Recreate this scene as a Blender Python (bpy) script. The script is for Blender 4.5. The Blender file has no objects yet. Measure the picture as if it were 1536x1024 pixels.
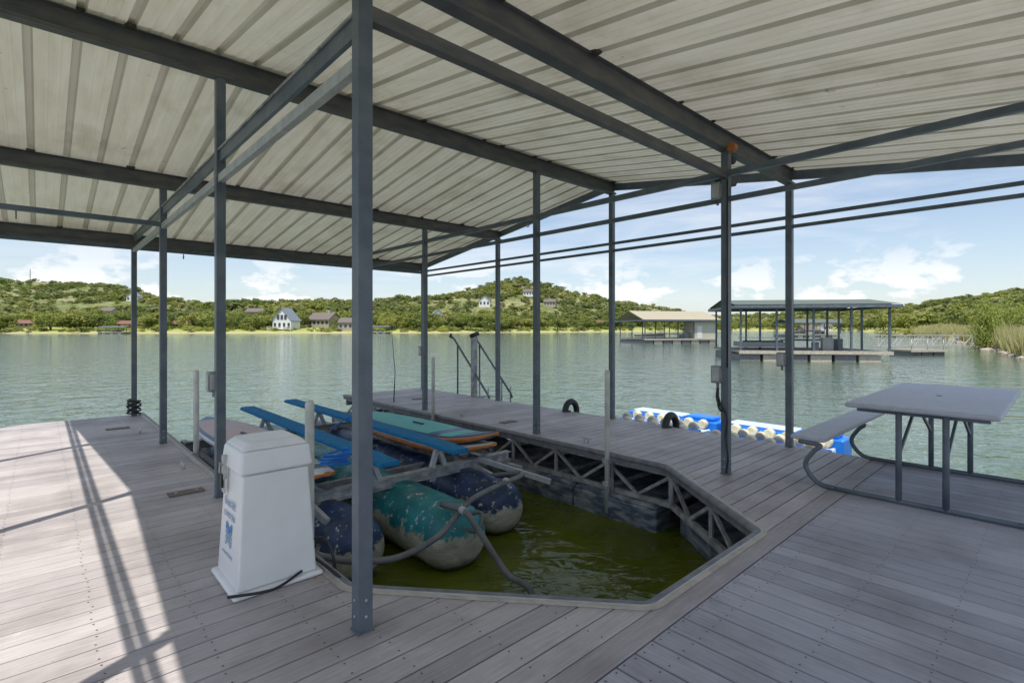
import bpy, bmesh, math, random
from mathutils import Vector, Matrix, noise
random.seed(7)
sc=bpy.context.scene
COL=sc.collection
AX=(-.678,.735); BX=(.735,.678)
def M(s,t,z): return Vector((s*AX[0]+t*BX[0], s*AX[1]+t*BX[1], z))
def frame(ox,oy,oz,ang):
    c,s_=math.cos(math.radians(ang)),math.sin(math.radians(ang))
    return lambda x,y,z: Vector((ox+x*c-y*s_, oy+x*s_+y*c, oz+z))
def W0(x,y,z): return Vector((x,y,z))

# ---------------- materials -----------------
def new_mat(name):
    m=bpy.data.materials.new(name); m.use_nodes=True
    nt=m.node_tree; b=nt.nodes['Principled BSDF']
    return m,nt,b
def N(nt,typ,**kw):
    n=nt.nodes.new(typ)
    for k,v in kw.items(): setattr(n,k,v)
    return n
def mixrgb(nt,fac,a,b,mode='MIX'):
    n=nt.nodes.new('ShaderNodeMix'); n.data_type='RGBA'; n.blend_type=mode
    L=nt.links
    def put(i,v):
        if isinstance(v,(tuple,list)): n.inputs[i].default_value=(v[0],v[1],v[2],1)
        elif isinstance(v,(int,float)): n.inputs[i].default_value=v
        else: L.new(v,n.inputs[i])
    put(0,fac); put(6,a); put(7,b)
    return n.outputs[2]
def coords(nt,scale=(1,1,1),rot=0):
    tc=N(nt,'ShaderNodeTexCoord'); mp=N(nt,'ShaderNodeMapping')
    mr=N(nt,'ShaderNodeMapping'); mr.inputs['Rotation'].default_value=(0,0,rot)
    nt.links.new(tc.outputs['Object'],mr.inputs['Vector'])
    nt.links.new(mr.outputs[0],mp.inputs['Vector'])
    mp.inputs['Scale'].default_value=scale
    return mp.outputs[0]
def noisetex(nt,vec,scale,detail=4,rough=.55,dist=0):
    n=N(nt,'ShaderNodeTexNoise'); n.inputs['Scale'].default_value=scale
    n.inputs['Detail'].default_value=detail; n.inputs['Roughness'].default_value=rough
    n.inputs['Distortion'].default_value=dist
    if vec is not None: nt.links.new(vec,n.inputs['Vector'])
    return n.outputs['Fac']
def ramp(nt,fac,a,b,ca=(0,0,0),cb=(1,1,1)):
    r=N(nt,'ShaderNodeValToRGB'); e=r.color_ramp.elements
    e[0].position=a; e[1].position=b; e[0].color=(*ca,1); e[1].color=(*cb,1)
    nt.links.new(fac,r.inputs[0]); return r.outputs[0]
def mat(name,c1,c2=None,scale=6,rough=.6,metal=0,bump=0,bscale=40,stretch=(1,1,1),rot=0,lo=.35,hi=.65,spec=.5,rgh2=None):
    m,nt,b=new_mat(name)
    if c2 is None: c2=tuple(x*.75 for x in c1)
    v=coords(nt,stretch,rot)
    f=ramp(nt,noisetex(nt,v,scale),lo,hi)
    nt.links.new(mixrgb(nt,f,c1,c2),b.inputs['Base Color'])
    b.inputs['Roughness'].default_value=rough; b.inputs['Metallic'].default_value=metal
    b.inputs['Specular IOR Level'].default_value=spec
    if bump:
        bn=N(nt,'ShaderNodeBump'); bn.inputs['Strength'].default_value=bump; bn.inputs['Distance'].default_value=.01
        nt.links.new(noisetex(nt,v,bscale,5),bn.inputs['Height']); nt.links.new(bn.outputs[0],b.inputs['Normal'])
    return m
def translucent(m,fac,col):
    nt=m.node_tree; b=nt.nodes['Principled BSDF']; out=nt.nodes['Material Output']
    tr=N(nt,'ShaderNodeBsdfTranslucent'); ms=N(nt,'ShaderNodeMixShader')
    if isinstance(col,tuple): tr.inputs[0].default_value=(*col,1)
    else: nt.links.new(col,tr.inputs[0])
    ms.inputs[0].default_value=fac
    nt.links.new(b.outputs[0],ms.inputs[1]); nt.links.new(tr.outputs[0],ms.inputs[2]); nt.links.new(ms.outputs[0],out.inputs[0])
def deck_mat(name,ang,ca,cb):
    m,nt,b=new_mat(name)
    rot=-math.radians(ang)
    v=coords(nt,(1.2,28,28),rot)
    g=noisetex(nt,v,3.0,6,.6)
    v2=coords(nt,(1,1,1),rot)
    big=noisetex(nt,v2,1.3,5,.6)
    geo=N(nt,'ShaderNodeNewGeometry')
    isl=geo.outputs['Random Per Island']
    base=mixrgb(nt,isl,ca,cb)
    base=mixrgb(nt,ramp(nt,g,.35,.65),mixrgb(nt,1.0,base,(.76,.76,.76),'MULTIPLY'),base)
    st=ramp(nt,big,.44,.68)
    base=mixrgb(nt,st,base,mixrgb(nt,1.0,base,(.68,.66,.65),'MULTIPLY'))
    fine=noisetex(nt,v2,9,5,.7)
    base=mixrgb(nt,ramp(nt,fine,.60,.80),base,mixrgb(nt,1.0,base,(1.28,1.26,1.23),'MULTIPLY'))
    spk=noisetex(nt,v2,55,3,.6)
    base=mixrgb(nt,ramp(nt,spk,.68,.74),base,mixrgb(nt,1.0,base,(.6,.58,.56),'MULTIPLY'))
    nt.links.new(base,b.inputs['Base Color'])
    nt.links.new(ramp(nt,fine,.2,.8,(.42,.42,.42),(.68,.68,.68)),b.inputs['Roughness'])
    bn=N(nt,'ShaderNodeBump'); bn.inputs['Strength'].default_value=.4; bn.inputs['Distance'].default_value=.004
    nt.links.new(g,bn.inputs['Height']); nt.links.new(bn.outputs[0],b.inputs['Normal'])
    return m
m_deckL=deck_mat('deck_cross',42.7,(.43,.39,.39),(.57,.52,.505))
m_deckH=deck_mat('deck_long',132.7,(.38,.375,.42),(.50,.49,.54))
m_under=mat('deck_gap_shade',(.010,.010,.010),(.015,.013,.013),rough=.9)
m_screw=mat('screw_heads',(.04,.035,.035),rough=.5)
m_steel=mat('painted_steel',(.085,.112,.14),(.14,.165,.19),scale=5,rough=.40,bump=.15,bscale=60,spec=.5)
m_steelB=mat('roof_beam_steel',(.085,.092,.10),(.145,.14,.13),scale=4,rough=.5,bump=.2,bscale=50,stretch=(1,1,3))
m_galv=mat('galvanised_steel',(.42,.43,.43),(.54,.54,.52),scale=12,rough=.5,metal=.2,bump=.2)
m_galvd=mat('weathered_galvanised',(.24,.24,.24),(.48,.48,.47),scale=9,rough=.6,metal=.1,bump=.3)
m_rubber=mat('rubber_bumper',(.13,.13,.14),(.21,.21,.22),scale=10,rough=.5)
m_trim=mat('edge_trim',(.56,.50,.42),(.38,.35,.30),scale=8,rough=.7)
m_black=mat('black_rubber',(.015,.015,.017),(.03,.03,.03),rough=.5)
m_white=mat('white_gelcoat',(.86,.86,.85),(.76,.76,.74),scale=2.5,rough=.35,bump=.06,bscale=90,lo=.4,hi=.8)
m_pvc=mat('pvc_white',(.70,.70,.65),(.50,.50,.45),scale=5,rough=.5)
m_blue=mat('blue_carpet',(.006,.15,.34),(.012,.22,.46),scale=30,rough=.95,bump=.5,bscale=200)
m_logo=mat('logo_blue',(.03,.22,.55),(.04,.25,.6),rough=.4)
m_greytxt=mat('logo_grey',(.22,.36,.55),(.25,.4,.6),rough=.4)
m_plastic=mat('grey_table_plastic',(.42,.44,.50),(.48,.50,.56),scale=14,rough=.5,bump=.25,bscale=120)
m_boxgrey=mat('outlet_grey',(.25,.26,.26),(.34,.35,.35),rough=.5)
m_orange=mat('orange_paint',(.55,.16,.03),(.45,.2,.08),rough=.5)

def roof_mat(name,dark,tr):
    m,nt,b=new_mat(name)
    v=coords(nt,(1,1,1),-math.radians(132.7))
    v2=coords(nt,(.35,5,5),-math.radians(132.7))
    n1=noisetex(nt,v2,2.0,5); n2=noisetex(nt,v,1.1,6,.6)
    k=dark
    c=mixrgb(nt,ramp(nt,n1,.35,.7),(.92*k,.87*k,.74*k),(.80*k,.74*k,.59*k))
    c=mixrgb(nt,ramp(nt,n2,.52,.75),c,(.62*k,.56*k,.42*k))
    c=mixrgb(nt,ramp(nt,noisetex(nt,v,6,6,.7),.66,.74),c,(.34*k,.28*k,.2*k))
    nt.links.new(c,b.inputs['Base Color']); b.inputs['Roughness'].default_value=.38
    if tr: translucent(m,tr,c)  # panels are opaque metal; sunlight let through is added to brighten the underside
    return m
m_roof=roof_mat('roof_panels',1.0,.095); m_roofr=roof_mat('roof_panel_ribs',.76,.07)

def tank_mat(name,top):
    m,nt,b=new_mat(name)
    tc=N(nt,'ShaderNodeTexCoord'); sp=N(nt,'ShaderNodeSeparateXYZ'); nt.links.new(tc.outputs['Object'],sp.inputs[0])
    nz=noisetex(nt,coords(nt,(1,1,1)),5,7,.65,.6)
    ad=N(nt,'ShaderNodeMath',operation='MULTIPLY_ADD'); nt.links.new(nz,ad.inputs[0]); ad.inputs[1].default_value=.55
    nt.links.new(sp.outputs[2],ad.inputs[2])
    mr=N(nt,'ShaderNodeMapRange'); nt.links.new(ad.outputs[0],mr.inputs[0])
    mr.inputs[1].default_value=-.19; mr.inputs[2].default_value=-.15
    scum=mixrgb(nt,ramp(nt,noisetex(nt,coords(nt,(1,1,3)),7,6,.7),.35,.65),(.56,.53,.43),(.32,.31,.23))
    ch=ramp(nt,noisetex(nt,coords(nt,(1,1,1)),13,6,.7),.60,.64)
    paint=mixrgb(nt,ch,mixrgb(nt,ramp(nt,noisetex(nt,coords(nt),3),.4,.6),top,tuple(x*.6 for x in top)),(.55,.55,.5))
    c=mixrgb(nt,mr.outputs[0],scum,paint)
    mr2=N(nt,'ShaderNodeMapRange'); nt.links.new(sp.outputs[2],mr2.inputs[0]); mr2.inputs[1].default_value=-.72; mr2.inputs[2].default_value=-.64
    c=mixrgb(nt,mr2.outputs[0],(.05,.055,.02),c)
    nt.links.new(c,b.inputs['Base Color']); b.inputs['Roughness'].default_value=.4
    bn=N(nt,'ShaderNodeBump'); bn.inputs['Strength'].default_value=.4; bn.inputs['Distance'].default_value=.01
    nt.links.new(nz,bn.inputs['Height']); nt.links.new(bn.outputs[0],b.inputs['Normal'])
    return m
m_teal=tank_mat('tank_teal',(.02,.26,.27))
m_navy=tank_mat('tank_navy',(.03,.06,.14))

def leaf_mat(name,c1,c2,c3,tr=.3):
    m,nt,b=new_mat(name)
    geo=N(nt,'ShaderNodeNewGeometry'); oi=N(nt,'ShaderNodeObjectInfo')
    c=mixrgb(nt,geo.outputs['Random Per Island'],c1,c2)
    c=mixrgb(nt,oi.outputs['Random'],c,mixrgb(nt,.6,c,c3))
    pn=noisetex(nt,oi.outputs['Location'],.022,3,.6)
    c=mixrgb(nt,ramp(nt,pn,.48,.62),c,mixrgb(nt,1.0,c,(1.5,1.35,1.15),'MULTIPLY'))
    c=mixrgb(nt,ramp(nt,pn,.34,.44,(1,1,1),(0,0,0)),c,mixrgb(nt,1.0,c,(.68,.78,.8),'MULTIPLY'))
    nt.links.new(c,b.inputs['Base Color']); b.inputs['Roughness'].default_value=.7
    b.inputs['Specular IOR Level'].default_value=.2
    translucent(m,tr,c)
    return m
m_leaf=leaf_mat('oak_foliage',(.09,.14,.03),(.19,.24,.055),(.28,.29,.09))
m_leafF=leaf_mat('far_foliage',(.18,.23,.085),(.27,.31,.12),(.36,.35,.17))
m_leafW=leaf_mat('bright_foliage',(.24,.30,.05),(.40,.44,.10),(.45,.45,.14),.4)
m_bark=mat('bark',(.14,.11,.08),(.08,.06,.05),rough=.9)
m_reed=leaf_mat('reeds',(.32,.37,.12),(.50,.48,.24),(.52,.46,.26))

# --------------- mesh builder ----------------
class MB:
    def __init__(s,name,xf=M):
        s.name=name; s.v=[]; s.f=[]; s.mi=[]; s.sm=[]; s.mats=[]; s.xf=xf
    def midx(s,m):
        if m not in s.mats: s.mats.append(m)
        return s.mats.index(m)
    def addv(s,p,raw=False):
        s.v.append(Vector(p) if raw else s.xf(*p)); return len(s.v)-1
    def face(s,idx,m,smooth=False):
        s.f.append(tuple(idx)); s.mi.append(s.midx(m)); s.sm.append(smooth)
    def frustum(s,b,t,m):
        P=[(b[0],b[2],b[4]),(b[1],b[2],b[4]),(b[1],b[3],b[4]),(b[0],b[3],b[4]),
           (t[0],t[2],t[4]),(t[1],t[2],t[4]),(t[1],t[3],t[4]),(t[0],t[3],t[4])]
        i=[s.addv(p) for p in P]
        for q in ((0,3,2,1),(4,5,6,7),(0,1,5,4),(1,2,6,5),(2,3,7,6),(3,0,4,7)):
            s.face([i[k] for k in q],m)
    def box(s,x0,x1,y0,y1,z0,z1,m):
        s.frustum((x0,x1,y0,y1,z0),(x0,x1,y0,y1,z1),m)
    def prism(s,poly,z0,z1,m):
        n=len(poly)
        lo=[s.addv((p[0],p[1],z0)) for p in poly]; hi=[s.addv((p[0],p[1],z1)) for p in poly]
        s.face(hi,m); s.face(lo[::-1],m)
        for k in range(n):
            s.face((lo[k],lo[(k+1)%n],hi[(k+1)%n],hi[k]),m)
    def tube(s,pts,r,m,n=10,smooth=True,raw=False,cap=True):
        P=[Vector(p) if raw else s.xf(*p) for p in pts]
        rr=r if isinstance(r,(list,tuple)) else [r]*len(P)
        prev=None; rings=[]
        for i,p in enumerate(P):
            if i==0: d=P[1]-P[0]
            elif i==len(P)-1: d=P[-1]-P[-2]
            else: d=(P[i+1]-P[i]).normalized()+(P[i]-P[i-1]).normalized()
            d.normalize()
            if prev is None:
                up=Vector((0,0,1)) if abs(d.z)<.9 else Vector((1,0,0))
                x=d.cross(up).normalized()
            else:
                x=(prev-d*prev.dot(d)).normalized()
            prev=x; y=d.cross(x)
            rings.append([s.addv(p+(x*math.cos(2*math.pi*k/n)+y*math.sin(2*math.pi*k/n))*rr[i],True) for k in range(n)])
        for a,b in zip(rings[:-1],rings[1:]):
            for k in range(n): s.face((a[k],a[(k+1)%n],b[(k+1)%n],b[k]),m,smooth)
        if cap:
            s.face(rings[0][::-1],m); s.face(rings[-1],m)
    def beam(s,p,q,w,h,m):
        P=s.xf(*p); Q=s.xf(*q); d=(Q-P).normalized()
        up=Vector((0,0,1)) if abs(d.z)<.95 else Vector((AX[0],AX[1],0))
        x=d.cross(up).normalized()*w/2; y=x.cross(d).normalized()*h/2
        i=[s.addv(c,True) for c in (P-x-y,P+x-y,P+x+y,P-x+y,Q-x-y,Q+x-y,Q+x+y,Q-x+y)]
        for q_ in ((0,3,2,1),(4,5,6,7),(0,1,5,4),(1,2,6,5),(2,3,7,6),(3,0,4,7)):
            s.face([i[k] for k in q_],m)
    def disc(s,c,r,m,n=6):
        i=[s.addv((c[0]+r*math.cos(2*math.pi*k/n),c[1]+r*math.sin(2*math.pi*k/n),c[2])) for k in range(n)]
        s.face(i,m)
    def build(s,parent=None,bevel=0,recalc=True,seg=2):
        me=bpy.data.meshes.new(s.name); me.from_pydata([tuple(v) for v in s.v],[],s.f)
        for m in s.mats: me.materials.append(m)
        for p,mi,sm in zip(me.polygons,s.mi,s.sm): p.material_index=mi; p.use_smooth=sm
        if recalc:
            bm=bmesh.new(); bm.from_mesh(me); bmesh.ops.recalc_face_normals(bm,faces=bm.faces); bm.to_mesh(me); bm.free()
        o=bpy.data.objects.new(s.name,me); COL.objects.link(o)
        if parent: o.parent=parent
        if bevel:
            bv=o.modifiers.new('bevel','BEVEL'); bv.width=bevel; bv.segments=seg; bv.limit_method='ANGLE'; bv.angle_limit=math.radians(40)
        return o
def empty(name):
    e=bpy.data.objects.new(name,None); COL.objects.link(e); return e
def smoothpath(pts,k=8):
    P=[Vector(p) for p in pts]; P=[P[0]*2-P[1]]+P+[P[-1]*2-P[-2]]; out=[]
    for i in range(1,len(P)-2):
        for j in range(k):
            t=j/k; a,b,c,d=P[i-1],P[i],P[i+1],P[i+2]
            out.append(.5*((2*b)+(c-a)*t+(2*a-5*b+4*c-d)*t*t+(3*b-a-3*c+d)*t**3))
    out.append(P[-2]); return [tuple(p) for p in out]
def clip(poly,reg):
    def area(p): return sum(p[i][0]*p[(i+1)%len(p)][1]-p[(i+1)%len(p)][0]*p[i][1] for i in range(len(p)))
    if area(reg)<0: reg=reg[::-1]
    out=poly
    for i in range(len(reg)):
        a,b=reg[i],reg[(i+1)%len(reg)]
        def side(p): return (b[0]-a[0])*(p[1]-a[1])-(b[1]-a[1])*(p[0]-a[0])
        res=[]
        for j in range(len(out)):
            p,q=out[j],out[(j+1)%len(out)]; sp_,sq=side(p),side(q)
            if sp_>=0: res.append(p)
            if (sp_>=0)!=(sq>=0):
                t=sp_/(sp_-sq); res.append((p[0]+(q[0]-p[0])*t,p[1]+(q[1]-p[1])*t))
        out=res
        if len(out)<3: return []
    return out

# ------------- DOCK ----------------
T0,T1=-.72,7.05; TL,TR=1.29,5.06; SH=1.5; SE=11.0; SB=-5.0
CL,CR=2.801,2.9455
cells=[[(SH,T0),(SH,2.41),(CL,TL),(CL,T0)],[(CL,T0),(CL,TL),(SE,TL),(SE,T0)],
       [(SH,T1),(SH,3.92),(CR,TR),(CR,T1)],[(CR,TR),(CR,T1),(SE,T1),(SE,TR)]]
deck=MB('dock_deck')
def inset_board(poly): deck.prism(poly,-.025,0,cur)
pitch=.1445; w=.1352
cur=m_deckL
s_=SH+.003
while s_<SE:
    for reg in cells:
        p=clip([(s_,-20),(s_+w,-20),(s_+w,20),(s_,20)],reg)
        if p and len(p)>2 and (max(a[0] for a in p)-min(a[0] for a in p))>.01: inset_board(p)
    s_+=pitch
inset_board([(SH-.003,T0),(SH-.003,T1),(SH-.14,T1),(SH-.14,T0)])
cur=m_deckH
t_=T0
while t_<T1-.05:
    cuts=[SB, random.uniform(-3,-1), SH-.149]
    for c0,c1 in zip(cuts[:-1],cuts[1:]):
        inset_board([(c0+.003,t_),(c1,t_),(c1,min(t_+w,T1)),(c0+.003,min(t_+w,T1))])
    t_+=pitch
deck.build(bevel=.003,seg=1)
scr=MB('deck_screws')
def insreg(p): 
    return any(clip([(p[0]-.01,p[1]-.01),(p[0]+.01,p[1]-.01),(p[0],p[1]+.01)],r) for r in cells)
s_=SH+.003
while s_<SE:
    for ts in ([-.6,-.2,.2,.6,1.0,1.22,1.6,2.0],[4.3,4.7,5.15,5.5,5.9,6.3,6.7,6.98]):
        for t in ts:
            for o in (.03,.108):
                if insreg((s_+o,t)): scr.disc((s_+o+random.uniform(-.003,.003),t+random.uniform(-.008,.008),.0012),.0052,m_screw)
    s_+=pitch
t_=T0
while t_<T1:
    for s in (-1.2,-.8,-.4,0,.4,.8,1.2,1.33):
        for o in (.03,.108): scr.disc((s+random.uniform(-.008,.008),t_+o,.0012),.0052,m_screw)
    t_+=pitch
scr_o=scr.build()
fr=MB('dock_frame')
for reg in cells: fr.prism(reg,-.07,-.03,m_under)  # added near-black sheet, stands in for shade in board gaps and stops sunlight
fr.prism([(SB,T0),(SH,T0),(SH,T1),(SB,T1)],-.0702,-.0302,m_under)
E=[(SE,TL),(CL,TL),(SH,2.41),(SH,3.92),(CR,TR),(SE,TR)]
def off(p,q,d):
    dx,dy=q[0]-p[0],q[1]-p[1]; L=math.hypot(dx,dy); return (-dy/L*d,dx/L*d)
cen=(5,3.2)
for p,q in zip(E[:-1],E[1:]):
    ox,oy=off(p,q,1); mid=((p[0]+q[0])/2,(p[1]+q[1])/2)
    sg=1 if (cen[0]-mid[0])*ox+(cen[1]-mid[1])*oy>0 else -1
    ix,iy=ox*sg,oy*sg
    L=math.hypot(q[0]-p[0],q[1]-p[1]); ux,uy=(q[0]-p[0])/L,(q[1]-p[1])/L
    o=-.03
    P=(p[0]+ix*o,p[1]+iy*o); Q=(q[0]+ix*o,q[1]+iy*o)
    fr.beam((P[0],P[1],-.10),(Q[0],Q[1],-.10),.05,.055,m_galvd)
    fr.beam((P[0],P[1],-.44),(Q[0],Q[1],-.44),.05,.06,m_galvd)
    n=max(2,round(L/.42))
    for k in range(n+1):
        x=P[0]+ux*L*k/n; y=P[1]+uy*L*k/n
        if k%2==0: fr.beam((x,y,-.12),(x,y,-.42),.035,.035,m_galvd)
        if k<n:
            x2=P[0]+ux*L*(k+1)/n; y2=P[1]+uy*L*(k+1)/n
            za,zb=(-.13,-.42) if k%2==0 else (-.42,-.13)
            fr.beam((x,y,za),(x2,y2,zb),.03,.035,m_galvd)
for s in [x*.8+3.0 for x in range(11)]:
    for a,b in ((T0+.05,TL-.06),(TR+.06,T1-.05)):
        fr.beam((s,a,-.14),(s,b,-.14),.05,.12,m_galvd)
        fr.beam((s,a,-.43),(s,b,-.43),.05,.05,m_galvd)
for (p,q) in (((SE-.02,T0),(SE-.02,TL)),((SE-.02,TR),(SE-.02,T1)),((SB,T1-.02),(SE,T1-.02)),((SB,T0+.02),(SE,T0+.02))):
    fr.beam((p[0],p[1],-.15),(q[0],q[1],-.15),.05,.16,m_galvd)
fr.build()
m_float=mat('dock_float_plastic',(.07,.10,.14),(.34,.35,.35),scale=5,rough=.5,bump=.4,lo=.42,hi=.66,stretch=(1,1,3))
fl=MB('dock_floats')
def float_box(a,b,c,d):
    fl.frustum((a+.04,b-.04,c+.04,d-.04,-1.0),(a,b,c,d,-.8),m_float)
    fl.box(a,b,c,d,-.7995,-.50,m_float)
    fl.frustum((a,b,c,d,-.4995),(a+.05,b-.05,c+.05,d-.05,-.462),m_float)
s=3.05
while s<10.5:
    float_box(s,s+1.19,TR-.10,TR+1.1); float_box(s,s+1.19,TL-1.1,TL+.06); s+=1.22
float_box(.2,1.42,1.0,2.2);float_box(.2,1.42,2.3,3.6);float_box(.2,1.42,3.7,5);float_box(.2,1.42,5.1,6.8)
fl.prism([(1.6,4.15),(2.9,5.2),(2.9,6.4),(1.6,6.4)],-.9,-.5,m_float)
fl.build(bevel=.03)
Ec=[]
for i,p in enumerate(E):
    if i in (0,len(E)-1): Ec.append(p); continue
    a,b=E[i-1],E[i+1]
    for (q,f) in ((a,1),(b,0)):
        L=math.hypot(q[0]-p[0],q[1]-p[1]); pt=(p[0]+(q[0]-p[0])/L*.07,p[1]+(q[1]-p[1])/L*.07); 
        if f: A_=pt
        else: B_=pt
    for k in range(5):
        t=k/4; Ec.append(((1-t)**2*A_[0]+2*t*(1-t)*p[0]+t*t*B_[0],(1-t)**2*A_[1]+2*t*(1-t)*p[1]+t*t*B_[1]))
def offset(poly,d):
    out=[]
    for i,p in enumerate(poly):
        a=poly[max(0,i-1)]; b=poly[min(len(poly)-1,i+1)]
        dx,dy=b[0]-a[0],b[1]-a[1]; L=math.hypot(dx,dy); nx,ny=-dy/L,dx/L
        out.append((p[0]+nx*d,p[1]+ny*d))
    return out
sgn=1
tst=offset(Ec,.1)
if tst[0][1]<Ec[0][1]: sgn=-1
bmp=MB('slip_edge_bumper')
b1=offset(Ec,sgn*.035); bmp.tube([(x,y,-.02) for x,y in b1],.036,m_rubber,12)
def ribbon(mb,poly,d0,d1,z0,z1,m):
    A=offset(poly,d0);B=offset(poly,d1)
    rows=[[mb.addv((p[0],p[1],z)) for p in PP] for PP,z in ((A,z0),(B,z0),(B,z1),(A,z1))]
    for i in range(len(poly)-1):
        for k in range(4): mb.face((rows[k][i],rows[k][i+1],rows[(k+1)%4][i+1],rows[(k+1)%4][i]),m)
ribbon(bmp,Ec,sgn*-.028,sgn*.004,.002,.008,m_trim)
ribbon(bmp,Ec,sgn*.004,sgn*.014,-.09,.012,m_galv)
ribbon(bmp,Ec,sgn*.014,sgn*.06,-.085,-.045,m_rubber)
bmp.build()

# ------------- ROOF STRUCTURE ----------
RS=5.2; RZ=3.93; RK=.147
def rz(s): return RZ-RK*abs(s-RS)
PS=[-.4,2.38,5.12,8.0,10.82]
for s in PS:
    for t in (-.65,1.18,5.2,6.98):
        if s==-.4 and t in (1.18,5.2): continue
        mb=MB('steel_post'); h=.038
        tz=rz(s)-.2
        mb.box(s-h,s+h,t-h,t+h,0.008,tz,m_steel)
        mb.box(s-.045,s+.045,t-.045,t+.045,.001,.009,m_steel)
        mb.box(s-.05,s+.05,t-.05,t+.05,tz,tz+.01,m_steel)
        for dz in (.08,.16):
            mb.tube([(s-h-.006,t,dz),(s-h,t,dz)],.008,m_galv,6)
            mb.tube([(s,t-h-.006,dz),(s,t-h,dz)],.008,m_galv,6)
        mb.build(bevel=.004)
rb=MB('roof_frame')
for s in PS:
    top=rz(s)-.012
    rb.box(s-.012,s+.012,T0+.01,T1-.01,top-.185,top-.006,m_steelB)
    rb.box(s-.012,s+.05,T0+.01,T1-.01,top-.19,top-.183,m_steelB)
    rb.box(s-.05,s+.012,T0+.01,T1-.01,top-.1895,top-.1835,m_steelB)
    rb.box(s-.05,s+.05,T0+.01,T1-.01,top-.007,top-.001,m_steelB)
    rb.box(s-.05,s-.044,T0+.01,T1-.01,top-.1835,top-.16,m_steelB)
EN,EF=-.75,11.12
for t in (T0+.04,T1-.03):
    for a,b in ((EN,RS),(RS,EF)):
        rb.beam((a,t,rz(a)-.075),(b,t,rz(b)-.075),.05,.11,m_steel)
for s in (EN,EF): rb.box(s-.02,s+.02,T0,T1,rz(s)-.13,rz(s)-.012,m_steel)
rb.box(-.4,10.82,5.178,5.222,2.80,2.85,m_steel)
rb.box(-.4,10.82,5.17,5.23,3.06,3.12,m_steel)
rb.box(-.4,10.82,-.668,-.632,2.77,2.81,m_steel)
rb.box(-.4,10.82,-.668,-.632,2.93,2.97,m_steel)
rb.box(2.38,10.82,1.155,1.205,2.79,2.86,m_galv)
rb.box(2.38,10.82,1.165,1.195,2.97,3.08,m_steel)
rb.box(2.38,10.82,1.150,1.164,3.07,3.085,m_galvd)
for z in (2.78,2.90): rb.box(-.4,10.82,6.96,7.0,z-.02,z+.022,m_steel)
rb.box(2.35,2.41,1.2,5.2,3.03,3.11,m_steelB)
rb.box(7.97,8.03,-.65,1.18,2.82,2.88,m_steel)
rb.box(10.80,10.85,-.65,7.0,2.84,2.89,m_steel)
for t in (.4,2.0,2.85,3.6,4.4,6.1): rb.box(10.80,10.84,t-.03,t+.03,2.89,rz(10.82)-.19,m_steel)
rb.build(bevel=.003)
rp=MB('metal_roof')
prof=[];pm=[]
t=T0
while t<T1-.02:
    seq=[(0,0,1),(.016,.034,1),(.050,.034,1),(.066,0,0),(.135,0,0),(.143,.006,0),(.160,.006,0),(.168,0,0),(.215,0,0),(.223,.006,0),(.240,.006,0),(.248,0,0)]
    for a,b,c in seq: prof.append((t+a,b)); pm.append(c)
    t+=.305
prof.append((t,0))
for a,b in ((EN-.08,RS),(RS,EF+.08)):
    n=6
    rows=[[rp.addv((a+(b-a)*k/n,p[0],rz(a+(b-a)*k/n)+p[1])) for p in prof] for k in range(n+1)]
    for k in range(n):
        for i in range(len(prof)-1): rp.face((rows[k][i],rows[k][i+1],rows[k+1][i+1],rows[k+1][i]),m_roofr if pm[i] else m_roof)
rp.beam((RS-.1,T0,rz(RS)+.045),(RS-.1,T1+.03,rz(RS)+.045),.25,.006,m_roof)
rp.build(recalc=False)
ns=MB('rib_gap_shade'); m_ribgap=mat('rib_gap_dark',(.10,.07,.05),(.06,.045,.03),rough=.95)  # dark lumps put in for the shaded rib openings above the beams
for s in PS:
    for k in range(26):
        t=T0+.305*k+.03
        if t>T1-.1 or random.random()<.45: continue
        z=rz(s)-.012; r=random.uniform(.012,.03); sd=random.choice((-1,1))*.055
        ns.frustum((s+sd-r,s+sd+r,t-r,t+r,z-r*.5),(s+sd-r*1.3,s+sd+r*1.3,t-r*1.6,t+r*1.6,z+.012),m_ribgap)
ns.build(bevel=.006)

# ------------- BOAT LIFT ----------------
lift=empty('boat_lift')
def tank(name,t,s0,s1,m,r=.31,zc=-.5):
    mb=MB(name); n=28; prof=[(0,.02),(.02,.6),(.07,.83),(.14,.95),(.22,1.0)]
    st=[(s0+a,r*b) for a,b in prof]
    k=s0+.35
    while k<s1-.35: st+= [(k,r),(k+.03,r*.985),(k+.06,r)]; k+=.62
    st+= [(s1-a,r*b) for a,b in prof[::-1]]
    rings=[[mb.addv((s,t+rr*math.cos(2*math.pi*i/n),zc+rr*math.sin(2*math.pi*i/n))) for i in range(n)] for s,rr in st]
    for a,b in zip(rings[:-1],rings[1:]):
        for i in range(n): mb.face((a[i],a[(i+1)%n],b[(i+1)%n],b[i]),m,True)
    mb.face(rings[0],m); mb.face(rings[-1],m)
    mb.build(lift)
tank('tank_1',2.08,4.2,9.6,m_navy); tank('tank_2',2.92,3.78,9.6,m_teal,.33); tank('tank_3',3.76,4.1,9.6,m_navy)
lf=MB('lift_frame')
for s in (4.95,8.4):
    lf.box(s-.05,s+.05,1.5,4.5,-.11,-.10,m_galvd); lf.box(s-.005,s+.005,1.5,4.5,-.20,-.11,m_galvd); lf.box(s-.05,s+.05,1.5,4.5,-.21,-.20,m_galvd)
    for t in (1.6,2.5,3.3,4.35): lf.box(s-.04,s+.04,t-.04,t+.04,-.25,-.21,m_galvd)
for t in (1.62,4.38): lf.box(4.6,9.2,t-.04,t+.04,-.29,-.215,m_galvd)
for s in (5.6,6.9,8.9): lf.box(s-.03,s+.03,1.6,4.4,-.28,-.22,m_galvd)
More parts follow.
